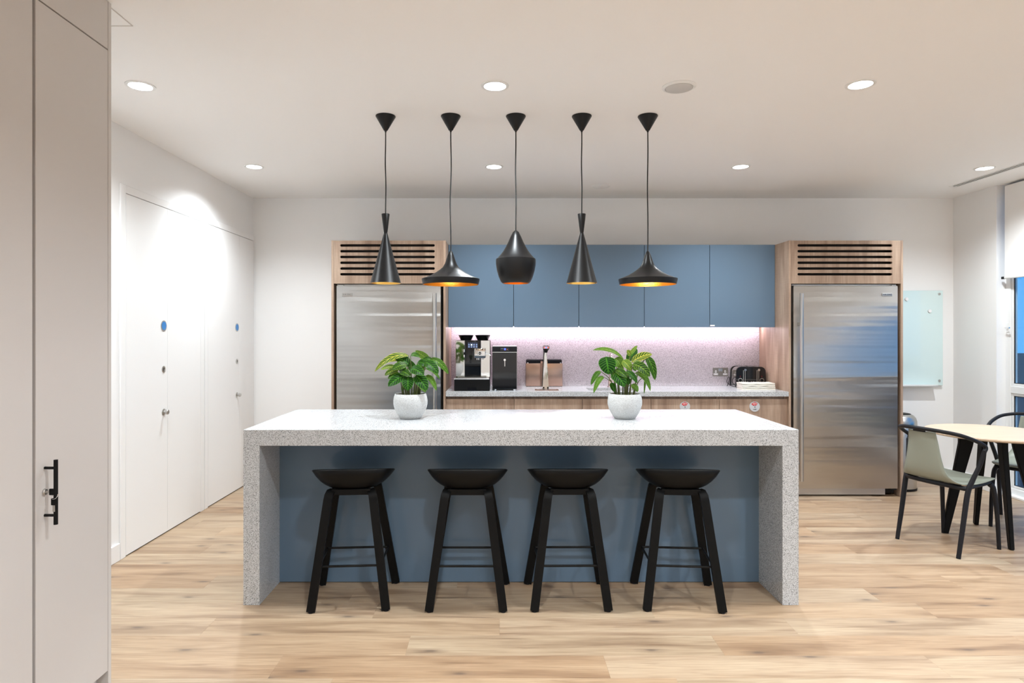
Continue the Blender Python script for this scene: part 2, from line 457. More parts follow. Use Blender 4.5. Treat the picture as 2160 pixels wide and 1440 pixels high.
# riser doors in the left wall: door_n > architrave, leaf, sign_disc, lock, knob
def riser_door(nr, y0, ym, y1, yh, z1=2.32, last=False):
    d = bpy.data.objects.new('door_%d' % nr, None); C.objects.link(d); d.location = (XL, y0, 0); structure(d)
    w = y1-y0
    bm = B(); box(bm, 0, .012, -.055, -.003, 0, z1+.055, bev=.002); box(bm, 0, .012, -.003, w+(.003 if last else .06), z1+.004, z1+.055, bev=.002)
    if not last: box(bm, 0, .012, w+.003, w+.065, 0, z1+.004, bev=.002)
    obj('architrave', bm, 'trim_paint', d)
    obj('shadow_gap', bx(.0005, .002, -.002, w+.002, 0, z1+.004), 'dark_gap', d)
    a = ym-y0
    obj('leaf', bx(.002, .011, 0, a-.0012, .008, z1), 'door_paint', d)
    obj('leaf', bx(.002, .011, a+.0012, w, .008, z1), 'door_paint', d)
    h = yh-y0
    s = obj('sign_disc', cyl(B(), .038, .011, .0135, (0, h, 1.481), 'x', 32), 'satin_steel', d, 30)
    obj('sign_face', cyl(B(), .030, .0135, .0145, (0, h, 1.481), 'x', 32), 'sign_blue', s, 30)
    k = obj('lock', lathe(B(), [(.0, .011), (.024, .011), (.024, .0135), (.019, .016), (.013, .016), (.012, .013), (0, .013)], 28, (0, h, 1.172), 'x'), 'satin_steel', d, 30)
    obj('keyhole', bx(.0131, .0145, h-.0035, h+.0035, 1.160, 1.184), 'black_metal', k)
    kn = obj('knob', lathe(B(), [(.0, .011), (.024, .011), (.024, .014), (.011, .016), (.011, .026), (.017, .030), (.018, .040), (.014, .046), (0, .047)], 28, (0, h, .868), 'x'), 'satin_steel', d, 30)
    return d
riser_door(1, 4.015, 4.517, 5.016, 4.466)
riser_door(2, 5.146, 5.765, 6.105, 5.712, last=True)

# window wall: floor to ceiling frames along x = XW
def window(nr, y0, y1):
    d = bpy.data.objects.new('window_%d' % nr, None); C.objects.link(d); d.location = (XW, y0, 0); structure(d)
    w = y1-y0; F = .055
    bm = B()
    box(bm, 0, .05, 0, F, 0, ZC, bev=.004); box(bm, 0, .05, w-F, w, 0, ZC, bev=.004)
    box(bm, 0, .05, F, w-F, 0, .07, bev=.004); box(bm, 0, .05, F, w-F, ZC-.06, ZC, bev=.004)
    box(bm, 0, .05, F, w-F, .90, .965, bev=.004)
    obj('frame', bm, 'white_frame', d)
    for z0, z1 in ((.07, .90), (.965, ZC-.06)):
        s = B(); a = .022
        box(s, .008, .045, F, F+a, z0, z1, bev=.003); box(s, .008, .045, w-F-a, w-F, z0, z1, bev=.003)
        box(s, .008, .045, F+a, w-F-a, z0, z0+a, bev=.003); box(s, .008, .045, F+a, w-F-a, z1-a, z1, bev=.003)
        o = obj('sash', s, 'white_frame', d)
        g = B(); box(g, .021, .023, F+a-.004, w-F-a+.004, z0+a-.004, z1-a+.004)
        obj('pane', g, 'window_glass', o)
        gs = B()
        for yy in (F+a, w-F-a-.006): box(gs, .014, .0205, yy, yy+.006, z0+a, z1-a)
        for zz in (z0+a, z1-a-.006): box(gs, .014, .0205, F+a+.006, w-F-a-.006, zz, zz+.006)
        obj('gasket', gs, 'seal_dark', o)
    if nr == 1:
        k = obj('latch', bx(-.006, 0, w-.045, w-.02, 1.44, 1.52, bev=.002), 'white_plastic', d)
        obj('latch_lever', tube(B(), [(-.004, w-.034, 1.475), (-.03, w-.034, 1.475), (-.034, w-.05, 1.475), (-.034, w-.085, 1.475)], .006, 8), 'chrome', k, 40)
    return d
bays = [(4.30, 5.588), (3.00, 4.30), (1.70, 3.00), (.40, 1.70), (-.90, .40), (-2.20, -.90), (-3.60, -2.20)]
for i, (a, b_) in enumerate(bays): window(i+1, a, b_)
structure(obj('trim_1', bx(XR+.02, XW, YF, 5.588, 0, .02, bev=.003), 'trim_paint'))
def blind(y0, y1, label):
    t = thing('roller_blind', label, 'blind', (4.447, y0, 1.905), 0, 'roller blinds over the windows')
    w = y1-y0
    obj('fabric', bx(-.0006, .0006, .012, w-.03, .02, ZC-1.905-.02), 'blind_fabric', t)
    o = obj('bottom_bar', bx(-.010, .010, .012, w-.03, 0, .024, bev=.006, seg=2), 'white_plastic', t, 40)
    obj('end_cap', bx(-.011, .011, w-.03, w-.0, 0, .022, bev=.003), 'charcoal_plastic', o)
    obj('roller', cyl(B(), .022, .012, w-.03, (.024, 0, ZC-1.905-.045), 'y', 20), 'white_plastic', t, 40)
    return t
for i, (a, b_) in enumerate(bays):
    blind(a+.01, b_-.028, 'white roller blind half lowered over the window nearest the glass board' if i == 0 else
          'white roller blind over window bay %s along the right wall, nearer the viewer' % ('second third fourth fifth sixth seventh'.split()[i-1]))

# ceiling fittings
def ring_prof(r_in, r_out, z0, z1): return [(r_in, z1), (r_in, z0), (r_out, z0+.001), (r_out, z1)]
spot_data = bpy.data.lights.new('spot', 'SPOT'); spot_data.energy = SPOT_W; spot_data.spot_size = math.radians(142); spot_data.spot_blend = 1.0
spot_data.shadow_soft_size = .035; spot_data.color = (.88, .955, 1)
def downlight(x, y, label, group='recessed ceiling downlights'):
    t = thing('downlight', label, 'ceiling light', (x, y, ZC), 0, group)
    obj('trim_ring', lathe(B(), [(.058, -.0005), (.058, -.005), (.066, -.006), (.073, -.004), (.074, 0)], 40), 'white_plastic', t, 40)
    obj('diffuser', lathe(B(), [(.0001, -.003), (.058, -.003)], 40), 'lamp_glow', t)
    L = bpy.data.objects.new('lamp_light', spot_data); C.objects.link(L); L.parent = t; L.location = (0, 0, -.012)
    return t
names = {(-1.907, 3.335): 'round white recessed downlight nearest the greige cupboard', (-.025, 3.335): 'round recessed downlight glowing in front of the black pendants',
         (1.904, 3.315): 'round recessed downlight right of the ceiling speaker', (-1.936, 4.953): 'round recessed downlight lighting the white flush doors',
         (-.045, 4.953): 'round recessed downlight behind the black pendant cords', (1.90, 4.953): 'round recessed downlight in front of the right fridge housing',
         (3.86, 5.0): 'round recessed downlight beside the black slot air vent'}
for (x, y), lb in names.items(): downlight(x, y, lb)
downlight(3.86, 3.335, 'round recessed downlight over the round table, outside the picture')
for y, rw in ((1.71, 'first row in front of the picture'), (.09, 'row over the viewer'), (-1.53, 'row behind the viewer'), (-3.0, 'row by the rear wall')):
    for x, cl in ((-.03, 'left'), (1.90, 'middle'), (3.86, 'window side')): downlight(x, y, 'round recessed downlight, %s, %s' % (rw, cl), 'downlights outside the picture')
def ceiling_disc(name, x, y, ro, ri, label, cat, m):
    t = thing(name, label, cat, (x, y, ZC))
    obj('trim_ring', lathe(B(), [(ri, -.002), (ri, -.010), (ro-.012, -.011), (ro, -.004), (ro, 0)], 48), 'white_plastic', t, 40)
    obj('grille', lathe(B(), [(.0001, -.013), (ri-.006, -.0125), (ri-.002, -.010), (ri-.001, -.002)], 48), m, t, 40)
ceiling_disc('ceiling_speaker', .955, 3.345, .088, .072, 'round grey ceiling speaker with white rim between two downlights', 'speaker', 'speaker_cloth')
ceiling_disc('smoke_detector', .905, 5.60, .085, .065, 'small white round ceiling detector above the blue wall cabinets', 'detector', 'white_plastic')
# slot air vent by the window
t = thing('air_vent', 'white linear ceiling vent with two long black slots by the window', 'vent', (4.07, 1.2, ZC))
yl = 4.43
bm = B()
for x0, x1 in ((-.045, -.029), (-.011, .001), (.019, .045)): box(bm, x0, x1, 0, yl, -.004, 0)
box(bm, -.029, .019, yl-.02, yl, -.004, 0); box(bm, -.029, .019, 0, .02, -.004, 0)
obj('frame', bm, 'white_plastic', t)
for x0, x1 in ((-.029, -.011), (.001, .019)): obj('slot', bx(x0, x1, .02, yl-.02, -.0012, 0), 'dark_gap', t)
# access hatch
t = thing('access_hatch', 'thin outlined square access hatch in the ceiling behind the cupboard top', 'hatch', (-1.82, 2.605, ZC))
obj('hatch_panel', bx(-.25, .25, -.075, .075, -.0016, 0), 'ceiling_paint', t)
bm = B()
for a in ((-.254, .254, .075, .079), (-.254, .254, -.079, -.075), (-.254, -.250, -.075, .075), (.250, .254, -.075, .075)): box(bm, a[0], a[1], a[2], a[3], -.003, 0)
obj('hatch_frame', bm, 'greige_laminate', t)

# ------------------------------------------------------------------ greige cupboards on the left
CX = -1.548
def cupboard(y0, y1, label, end=False, handle=True):
    t = thing('tall_cupboard', label, 'cupboard', (CX, y0, 0), 0, 'tall greige cupboards')
    w = y1-y0; e = .019 if end else 0
    obj('carcass', bx(-.82, -.022, .001, w-e-.001, .09, ZC-.001), 'dark_gap', t)
    if end: obj('end_panel', bx(-.84, 0, w-e, w, 0, ZC-.001, bev=.001), 'greige_laminate', t)
    obj('plinth', bx(-.82, -.045, .001, w-e-.001, 0, .09), 'greige_laminate', t)
    d = obj('door', bx(-.020, 0, .011, w-e-.003, .096, 2.546, bev=.0012), 'greige_laminate', t)
    obj('top_panel', bx(-.020, 0, .011, w-e-.003, 2.551, ZC-.004, bev=.001), 'greige_laminate', t)
    if handle:
        yy = .052
        h = obj('handle', cyl(B(), .0066, .779, .999, (.038, yy, 0), 'z', 20), 'black_metal', d, 40)
        for z in (.810, .971): obj('handle_post', cyl(B(), .0048, 0, .034, (0, yy, z), 'x', 14), 'black_metal', h, 40)
        k = obj('lock', lathe(B(), [(0, 0), (.0115, 0), (.0115, .004), (.009, .007), (0, .007)], 24, (0, yy-.002, .890), 'x'), 'satin_steel', d, 40)
        return t, yy
    return t, 0
t, yy = cupboard(2.085, 2.504, 'tall greige cupboard with a black bar handle and key in its lock', True)
cupboard(1.665, 2.085, 'tall plain greige cupboard cut by the left edge of the picture', False, False)
structure(obj('bounce_block_left', bx(XL, CX, YF, 1.664, 0, ZC), 'wall_paint'))  # unseen white block in place of more cupboards, added for bounced light
# key in the lock with a second key on the ring
t = thing('key_bunch', 'two black-headed keys hanging on a ring from the cupboard lock', 'keys', (CX+.007, 2.085+yy-.002, .89))
obj('key_shaft', bx(0, .014, -.0015, .0015, -.004, .004), 'satin_steel', t)
obj('key_head', bx(.010, .036, -.003, .003, -.011, .011, bev=.002), 'black_plastic', t)
obj('key_ring', tube(B(), [(.030+.009*math.cos(a), .006*math.sin(a)-.002, -.014+.009*math.sin(a)) for a in [2*PI*i/18 for i in range(19)]], .0009, 6, False), 'chrome', t, 40)
bm = B(); box(bm, .020, .040, -.008, -.002, -.044, -.020, bev=.002)
obj('key_head', bm, 'black_plastic', t)
obj('key_blade', bx(.025, .033, -.006, -.004, -.066, -.044, bev=.0005), 'satin_steel', t)

# ------------------------------------------------------------------ fridge housings and refrigerators
YT = 5.475
def housing(x0, x1, label):
    t = thing('fridge_housing', label, 'cabinet', (x0, YT, 0), 0, 'oak fridge housings')
    w = x1-x0; zt = 2.236; D = YB-YT-.001
    obj('side_panel', bx(0, .02, 0, D, 0, zt, bev=.001), 'oak_veneer', t)
    obj('side_panel', bx(w-.02, w, 0, D, 0, zt, bev=.001), 'oak_veneer', t)
    obj('top_panel', bx(.02, w-.02, .02, D, zt-.02, zt), 'oak_veneer', t)
    obj('liner', bx(.0205, w-.0205, .10, D, 1.862, zt-.021), 'seal_dark', t)
    holes = []
    u0, u1 = .076, .076+.826
    for k in range(6): holes.append(stadium(u0, u1, 2.193-k*.0503, .022))
    plate('vent_panel', [(.021, 1.860), (w-.021, 1.860), (w-.021, zt-.001), (.021, zt-.001)], holes, .018, 'oak_veneer', t, lambda u, v, q: (u, .0095+q, v))
    return t
housing(-1.467, -.471, 'oak fridge housing with slotted vent top, left of the blue wall cabinets')
housing(2.520, 3.516, 'oak fridge housing with slotted vent top, right of the blue wall cabinets')
def fridge(x0, x1, left_handle, label):
    t = thing('refrigerator', label, 'refrigerator', (x0, YT+.004, 0), 0, 'steel refrigerators')
    w = x1-x0
    obj('body', bx(-.012, w+.012, .075, .60, .015, 1.852, bev=.003), 'seal_dark', t)
    obj('top_rail', bx(.0, w, .03, .072, 1.846, 1.854), 'satin_steel', t)
    d = obj('door', bx(0, w, 0, .055, .072, 1.842, bev=.004, seg=2), 'brushed_steel', t, 30, uv=(0, 2))
    obj('door_seal', bx(.012, w-.012, .055, .075, .085, 1.835), 'black_plastic', t)
    hx = .045 if left_handle else w-.045
    h = obj('handle', cyl(B(), .0155, .15, 1.772, (hx, -.055, 0), 'z', 24), 'satin_steel', d, 40)
    for z in (.28, 1.51): obj('handle_bracket', bx(hx-.012, hx+.012, -.045, 0, z-.012, z+.012, bev=.002), 'satin_steel', h)
    bxx = w-.095 if left_handle else .095
    g = obj('badge', bx(bxx-.045, bxx+.045, -.006, 0, 1.752, 1.776, bev=.002), 'satin_steel', d)
    lettering('SUB-ZERO', .0165, 'dark_print', g, (bxx, -.0065, 1.764))
    obj('kick_plate', bx(.01, w-.09 if left_handle else w-.01, .035, .055, .012, .068), 'satin_steel', t)
    hg = w-.06 if left_handle else .02
    obj('hinge', bx(hg, hg+.055, .006, .05, .060, .070, bev=.002), 'charcoal_plastic', t)
    hg = w-.05 if left_handle else .02
    obj('hinge', bx(hg, hg+.04, .006, .05, 1.8425, 1.852, bev=.002), 'satin_steel', t)
    return t
fridge(-1.424, -.514, False, 'brushed steel refrigerator behind the leftmost pendants and left plant')
fridge(2.563, 3.473, True, 'brushed steel refrigerator beside the wall-mounted glass board')

# ------------------------------------------------------------------ wall and base cabinets, worktop, backsplash
X0, X1 = -.471, 2.520; WC = (X1-X0)/5
pos = ['first', 'second', 'third', 'fourth', 'fifth']
where = ['beside the left fridge housing', 'second from the left fridge housing', 'in the middle of the row', 'second from the right fridge housing', 'beside the right fridge housing']
YU = 5.747
for i in range(5):
    t = thing('wall_cabinet', 'glossy blue-grey wall cabinet, ' + where[i], 'cabinet', (X0+i*WC, YU, 1.482), 0, 'blue-grey wall cabinets')
    obj('carcass', bx(.001, WC-.001, .022, YB-YU-.001, .012, .753), 'charcoal_plastic', t)
    obj('door', bx(.002, WC-.002, 0, .019, 0, .755, bev=.0012), 'blue_lacquer', t)
    if i == 4:
        s = obj('sticker', bx(.004, .046, -.0008, 0, .010, .022), 'white_print', t)
led = thing('led_strip', 'white LED light strip glowing along the underside of the wall cabinets', 'light strip', (X0, 6.02, 1.482))
obj('channel', bx(.02, X1-X0-.02, -.012, .012, .009, .0118), 'white_plastic', led)
obj('diffuser', bx(.02, X1-X0-.02, -.009, .009, .004, .0088), 'led_glow', led)
tag(obj('backsplash', bx(X0+.001, X1-.001, 6.095, 6.119, .919, 1.493), 'splash_quartz'), 'speckled stone backsplash with painted-in pink LED cast below the wall cabinets', 'backsplash')
plate('worktop', [(X0+.001, 5.475), (X1-.001, 5.475), (X1-.001, 6.094), (X0+.001, 6.094)], [[(.80, 5.585), (1.24, 5.585), (1.24, 5.86), (.80, 5.86)]], .041, 'island_quartz', None, lambda u, v, q: (u, v, .8975+q))
tag(bpy.data.objects['worktop'], 'speckled white stone worktop with undermount sink along the back wall', 'worktop')
for i in range(5):
    t = thing('base_cabinet', 'oak base cabinet under the worktop, ' + ['beside the left fridge', 'below the black milk cooler and tap', 'below the sink', 'with the left round dish sign', 'with the right round dish sign'][i], 'cabinet', (X0+i*WC, 5.497, 0), 0, 'oak base cabinets')
    bm = B(); d = 6.10-5.497
    box(bm, .001, .018, .022, d, .10, .876); box(bm, WC-.018, WC-.001, .022, d, .10, .876); box(bm, .018, WC-.018, .022, d, .10, .118); box(bm, .018, WC-.018, d-.012, d, .118, .876)
    obj('carcass', bm, 'oak_veneer', t)
    obj('finger_rail', bx(.0, WC, .028, .046, .80, .876), 'oak_veneer', t)
    obj('door', bx(.0015, WC-.0015, 0, .020, .105, .852, bev=.001), 'oak_veneer', t)
    obj('plinth', bx(.001, WC-.001, .06, .078, 0, .10), 'oak_veneer', t)
# dishwasher signs
for x, lb in ((1.620, 'round grey sign reading DIRTY, half hidden behind the island top'), (2.230, 'round grey sign reading DIRTY, wholly visible beside the right fridge')):
    t = thing('dishwasher_sign', lb, 'sign', (x, 5.497, .786), 0, 'dishwasher signs')
    obj('disc', lathe(B(), [(0, 0), (.0455, 0), (.0455, -.004), (.0440, -.006), (0, -.006)], 48, (0, 0, 0), 'y'), 'grey_disc', t, 30)
    bm = B(); pts = []
    A0, A1 = math.radians(50), math.radians(142)
    v0 = [bm.verts.new((.038*math.cos(A0+(A1-A0)*k/12), -.0064, -.002+.038*math.sin(A0+(A1-A0)*k/12))) for k in range(13)]
    v1 = [bm.verts.new((.014*math.cos(A0+(A1-A0)*k/12), -.0064, -.002+.014*math.sin(A0+(A1-A0)*k/12))) for k in range(13)]
    for k in range(12): bm.faces.new((v0[k], v0[k+1], v1[k+1], v1[k]))
    r_ = bmesh.ops.extrude_face_region(bm, geom=bm.faces[:]); bmesh.ops.translate(bm, verts=[v for v in r_['geom'] if isinstance(v, bmesh.types.BMVert)], vec=(0, -.0006, 0))
    obj('status_window', bm, 'red_print', t)
    lettering('DIRTY', .0125, 'white_print', t, (0, -.0074, .0235), bold=.0003)
    lettering('DISHES', .009, 'dark_print', t, (0, -.0068, -.024))
    k = obj('hub', lathe(B(), [(0, -.006), (.0095, -.006), (.0095, -.0075), (0, -.0075)], 24, (0, 0, -.003), 'y'), 'grey_disc', t, 30)
    obj('arrow', bx(-.0025, .0025, -.0085, -.0075, -.009, .003), 'dark_print', k)
    obj('knob', cyl(B(), .0035, .0450, .0500, (0, -.003, 0), 'z', 12), 'red_knob', t, 40)

# sink and its tap
t = thing('sink', 'undermount steel sink set into the worktop behind the right plant', 'sink', (1.02, 5.7225, .70))
bm = B(); a, b_, w = .221, .1385, .004
box(bm, -a-w, -a, -b_-w, b_+w, 0, .176); box(bm, a, a+w, -b_-w, b_+w, 0, .176); box(bm, -a, a, -b_-w, -b_, 0, .176); box(bm, -a, a, b_, b_+w, 0, .176); box(bm, -a, a, -b_, b_, 0, .004)
obj('basin', bm, 'copper_tap', t)
obj('drain', lathe(B(), [(0, .006), (.035, .006), (.042, .0045), (.042, .004)], 24), 'satin_steel', t, 30)
t = thing('sink_tap', 'slim copper-toned gooseneck tap mostly hidden behind the right plant', 'tap', (1.045, 5.945, .918))
obj('base', lathe(B(), [(0, 0), (.027, 0), (.027, .006), (.019, .012), (.017, .07), (.012, .08)], 24), 'copper_tap', t, 30)
obj('spout', tube(B(), [(0, 0, .07), (0, 0, .22)]+[(0, -.055+.055*math.cos(q), .255+.055*math.sin(q)) for q in [PI*i/12 for i in range(13)]]+[(0, -.11, .21)], .0115, 14), 'copper_tap', t, 40)
obj('lever', tube(B(), [(.017, 0, .05), (.05, -.005, .06), (.075, -.01, .085)], [.006, .0055, .0045], 10), 'copper_tap', t, 40)

# boiling water tap with drip tray
t = thing('water_tap', 'tall chrome boiling water tap with coloured buttons on its head', 'tap', (.417, 5.715, .918))
bm = B(); strip(bm, [(0, .0, 0), (0, .004, .035), (0, .010, .20), (0, .008, .345)], (1, 0, 0), [.058, .053, .034, .022], [.07, .064, .042, .03]); bmesh.ops.bevel(bm, geom=bm.edges[:], offset=.005, segments=2, affect='EDGES')
bd = obj('body', bm, 'chrome', t, 40)
bm = B(); strip(bm, [(-.030, .016, .03), (-.022, .020, .20), (-.015, .018, .355)], (0, 1, 0), [.05, .035, .026], .006); obj('side_strip', bm, 'black_gloss', t)
hd = B(); strip(hd, [(0, .012, .345), (0, -.035, .368), (0, -.085, .383)], (1, 0, 0), [.030, .046, .060], [.03, .036, .034]); bmesh.ops.bevel(hd, geom=hd.edges[:], offset=.006, segments=2, affect='EDGES')
hd = obj('head', hd, 'black_gloss', t, 40)
fc = obj('button_panel', bx(-.026, .026, -.094, -.088, .371, .392, bev=.002), 'chrome', hd)
for x, m_ in ((-.016, 'display_red'), (0, 'display_blue'), (.016, 'display_red')): obj('button', bx(x-.0065, x+.0065, -.096, -.094, .377, .387, bev=.001), m_, hd)
obj('nozzle', lathe(B(), [(0, .335), (.012, .335), (.017, .36), (.017, .368)], 18, (0, -.07, 0)), 'black_plastic', t, 40)
for x in (-.019, .019): obj('foot_bolt', lathe(B(), [(0, -.004), (.0075, -.004), (.0075, .008)], 16, (x, -.036, .018), 'y'), 'black_plastic', t, 40)
for x in (.0,): obj('base_flange', bx(-.032, .032, -.038, .040, .0, .008, bev=.003), 'chrome', t)
t = thing('drip_tray', 'low slotted copper-toned drip tray under the boiling water tap', 'tray', (.42, 5.615, .918))
bm = B(); box(bm, -.105, .105, -.04, .05, 0, .003); obj('pan', bm, 'rose_gold', t)
for k in range(15): obj('slat', bx(-.077+k*.011-.0035, -.077+k*.011+.0035, -.032, .042, .003, .0055), 'copper_tap', t)
for x in (-.095, .095): obj('end_plate', bx(x-.01, x+.01, -.04, .05, .003, .006), 'rose_gold', t)
# rose gold bin against the backsplash
t = thing('counter_bin', 'rose gold countertop box with open black lid behind the chrome tap', 'box', (.425, 6.01, .918))
bm = B(); box(bm, -.176, .176, -.012, .078, .003, .222, bev=.004, seg=2); obj('body', bm, 'rose_gold', t, 40)
obj('base', bx(-.172, .172, -.008, .074, 0, .003), 'black_plastic', t)
obj('lid', bx(-.172, .172, .0, .076, .222, .258, bev=.010, seg=3), 'charcoal_plastic', t, 40)
bm = B(); strip(bm, [(0, -.006, .2225), (0, -.004, .24), (0, .01, .259)], (1, 0, 0), [.066, .066, .084], .003); obj('lid_tab', bm, 'rose_gold', t)
obj('handle_band', bx(-.040, -.006, -.0145, -.012, .004, .220), 'rose_gold', t)
obj('hinge_pin', bx(-.160, -.152, -.006, .0, .222, .230), 'chrome', t); obj('hinge_pin', bx(.152, .160, -.006, .0, .222, .230), 'chrome', t)

# coffee machine
t = thing('coffee_machine', 'chrome and black bean-to-cup coffee machine with two bean hoppers', 'coffee machine', (-.245, 5.54, .918))
obj('base_drawer', bx(-.156, .156, 0, .36, 0, .101, bev=.003), 'black_plastic', t)
obj('drawer_recess', bx(-.040, .042, -.0012, .004, .004, .030), 'black_gloss', t)
obj('chrome_rim', bx(-.160, .153, -.004, .30, .101, .115, bev=.002), 'chrome', t)
tr_ = obj('drip_grate', bx(-.13, .13, .008, .10, .115, .119), 'black_gloss', t)
for k in range(9): obj('grate_bar', bx(-.125, .125, .012+k*.0095, .016+k*.0095, .119, .121), 'satin_steel', tr_)
obj('body', bx(-.150, .160, .112, .38, .115, .446, bev=.004), 'black_plastic', t)
bm = B(); n_ = 14
for sgn, xa, xb in ((-1, -.150, -.066), (1, .076, .158)):
    box(bm, xa, xb, .104, .112, .116, .444, bev=.002)
obj('mirror_front', bm, 'mirror_steel', t)
col_ = obj('centre_column', bx(-.068, .078, .050, .115, .120, .446, bev=.006, seg=2), 'black_gloss', t, 40)
sc_ = obj('screen', bx(-.040, .050, .0485, .051, .378, .428, bev=.001), 'screen_navy', t)
for r_ in range(2):
    for k in range(4): obj('icon', bx(-.0345+k*.0225, -.0345+k*.0225+.013, .0475, .0486, .383+r_*.018, .395+r_*.018), 'display_white' if (r_ == 1 and k == 1) else 'display_icon', sc_)
for k in range(5): obj('status_dot', bx(-.034+k*.018, -.031+k*.018, .0475, .0486, .419, .422), 'display_icon', sc_)
so = obj('spout_block', bx(.022, .120, -.002, .052, .290, .376, bev=.004, seg=2), 'mirror_steel', t, 40)
obj('emblem_ring', lathe(B(), [(.013, -.002), (.013, -.006), (.019, -.006), (.020, -.002)], 32, (.070, 0, .333), 'y'), 'chrome', so, 40)
obj('emblem_face', lathe(B(), [(0, -.004), (.0135, -.004)], 32, (.070, 0, .333), 'y'), 'black_gloss', so)
lettering('jura', .012, 'white_print', so, (.070, -.0045, .334))
for x in (.045, .060, .082, .097): obj('nozzle', lathe(B(), [(0, .274), (.005, .274), (.006, .291)], 14, (x, .022, 0)), 'chrome', so, 40)
for z0, z1 in ((.296, .318), (.342, .366)): obj('side_knob', cyl(B(), .0085, z0, z1, (-.070, .040, 0), 'z', 16), 'chrome', t, 40)
obj('side_knob', cyl(B(), .0075, .318, .342, (-.070, .040, 0), 'z', 16), 'black_plastic', t, 40)
for x in (-.062, .090):
    h = obj('bean_hopper', lathe(B(), [(0, .446), (.048, .446), (.053, .456), (.066, .484), (.068, .487), (0, .487)], 32, (x, .20, 0)), 'black_gloss', t, 40)
    obj('hopper_lid', lathe(B(), [(.069, .487), (.070, .492), (.06, .495), (0, .496)], 32, (x, .20, 0)), 'charcoal_plastic', h, 40)
obj('milk_spout', tube(B(), [(.118, .02, .325), (.15, .015, .325), (.165, .01, .312)], .004, 8), 'white_plastic', t, 40)
# milk cooler
t = thing('milk_cooler', 'glossy black compact milk cooler with key, beside the coffee machine', 'cooler', (.045, 5.592, .918))
obj('body', bx(-.111, .111, .020, .40, .012, .394, bev=.003), 'satin_steel', t)
d = obj('door', bx(-.107, .107, 0, .020, .012, .338, bev=.003), 'black_gloss', t)
obj('edge_trim', bx(-.111, .111, .006, .020, .338, .342), 'chrome', t)
cp = obj('control_panel', bx(-.109, .109, .002, .020, .342, .392, bev=.002), 'charcoal_plastic', t)
ds = obj('display', bx(-.042, .042, -.0005, .002, .350, .384, bev=.001), 'black_gloss', cp)
obj('digits', bx(-.006, .010, -.0012, -.0005, .360, .376), 'display_blue', ds)
obj('indicator', cyl(B(), .003, -.0012, -.0005, (.022, 0, .366), 'y', 10), 'display_red', ds); obj('indicator', bx(-.034, -.012, -.0012, -.0005, .370, .372), 'display_icon', ds)
k = obj('lock', lathe(B(), [(0, -.004), (.010, -.004), (.0125, -.001), (.0125, 0)], 20, (0, 0, .272), 'y'), 'chrome', d, 40)
obj('key', bx(-.003, .004, -.012, -.004, .215, .262, bev=.001), 'chrome', k)
for x in (-.085, .085):
    obj('foot', cyl(B(), .012, 0, .012, (x, .03, 0), 'z', 14), 'chrome', t, 40); obj('foot', cyl(B(), .012, 0, .012, (x, .36, 0), 'z', 14), 'chrome', t, 40)
# sockets
def socket(x, label):
    t = thing('wall_socket', label, 'socket', (x, 6.095, 1.052), 0, 'twin wall sockets')
    obj('plate', bx(-.074, .074, -.004, 0, -.042, .042, bev=.001), 'nickel_plate', t)
    for x_ in (-.045, .045):
        a = obj('earth_insert', bx(x_-.007, x_+.007, -.0046, -.004, -.008, .016), 'white_plastic', t); obj('earth_slot', bx(x_-.002, x_+.002, -.005, -.0046, .001, .009), 'dark_print', a)
        a = obj('live_insert', bx(x_-.021, x_+.021, -.0046, -.004, -.030, -.013), 'white_plastic', t)
        for q in (-.012, .012): obj('pin_slot', bx(x_+q-.003, x_+q+.003, -.005, -.0046, -.0235, -.0195), 'dark_print', a)
    for x_ in (-.010, .010): obj('rocker', bx(x_-.008, x_+.008, -.007, -.004, .006, .034, bev=.001), 'chrome', t)
    for x_ in (-.062, .062): obj('screw', cyl(B(), .003, -.005, -.004, (x_, 0, 0), 'y', 10), 'chrome', t)
socket(2.141, 'brushed nickel twin wall socket left of the toaster')
socket(2.318, 'brushed nickel twin wall socket hidden behind the toaster')
# toaster
t = thing('toaster', 'glossy black and chrome four slot toaster at the right end of worktop', 'toaster', (2.363, 5.905, .918), math.radians(-2))
def arch(w0, h, rr, n=8):
    pts = [(-w0, 0), (w0, 0)]
    for k in range(n+1): a = PI/2*k/n; pts.append((w0-.006-rr+rr*math.cos(a), h-rr+rr*math.sin(a)))
    for k in range(n+1): a = PI/2+PI/2*k/n; pts.append((-w0+.006+rr+rr*math.cos(a), h-rr+rr*math.sin(a)))
    return pts
def extr(pts, y0, y1):
    bm = B(); a = [bm.verts.new((x, y0, z)) for x, z in pts]; b2 = [bm.verts.new((x, y1, z)) for x, z in pts]
    bm.faces.new(a); bm.faces.new(b2[::-1])
    for i in range(len(pts)): bm.faces.new((a[i], b2[i], b2[(i+1) % len(pts)], a[(i+1) % len(pts)]))
    return bm
obj('front_panel', extr([(x, z+.004) for x, z in arch(.141, .190, .045)], 0, .022), 'black_gloss', t, 40)
obj('body', extr([(x, z+.006) for x, z in arch(.136, .185, .045)], .022, .160), 'mirror_steel', t, 40)
obj('rear_panel', extr([(x, z+.004) for x, z in arch(.141, .190, .045)], .160, .178), 'black_gloss', t, 40)
for x in (-.075, -.03, .03, .075): obj('bread_slot', bx(x-.013, x+.013, .03, .150, .1908, .193, bev=.0008), 'chrome', t); 
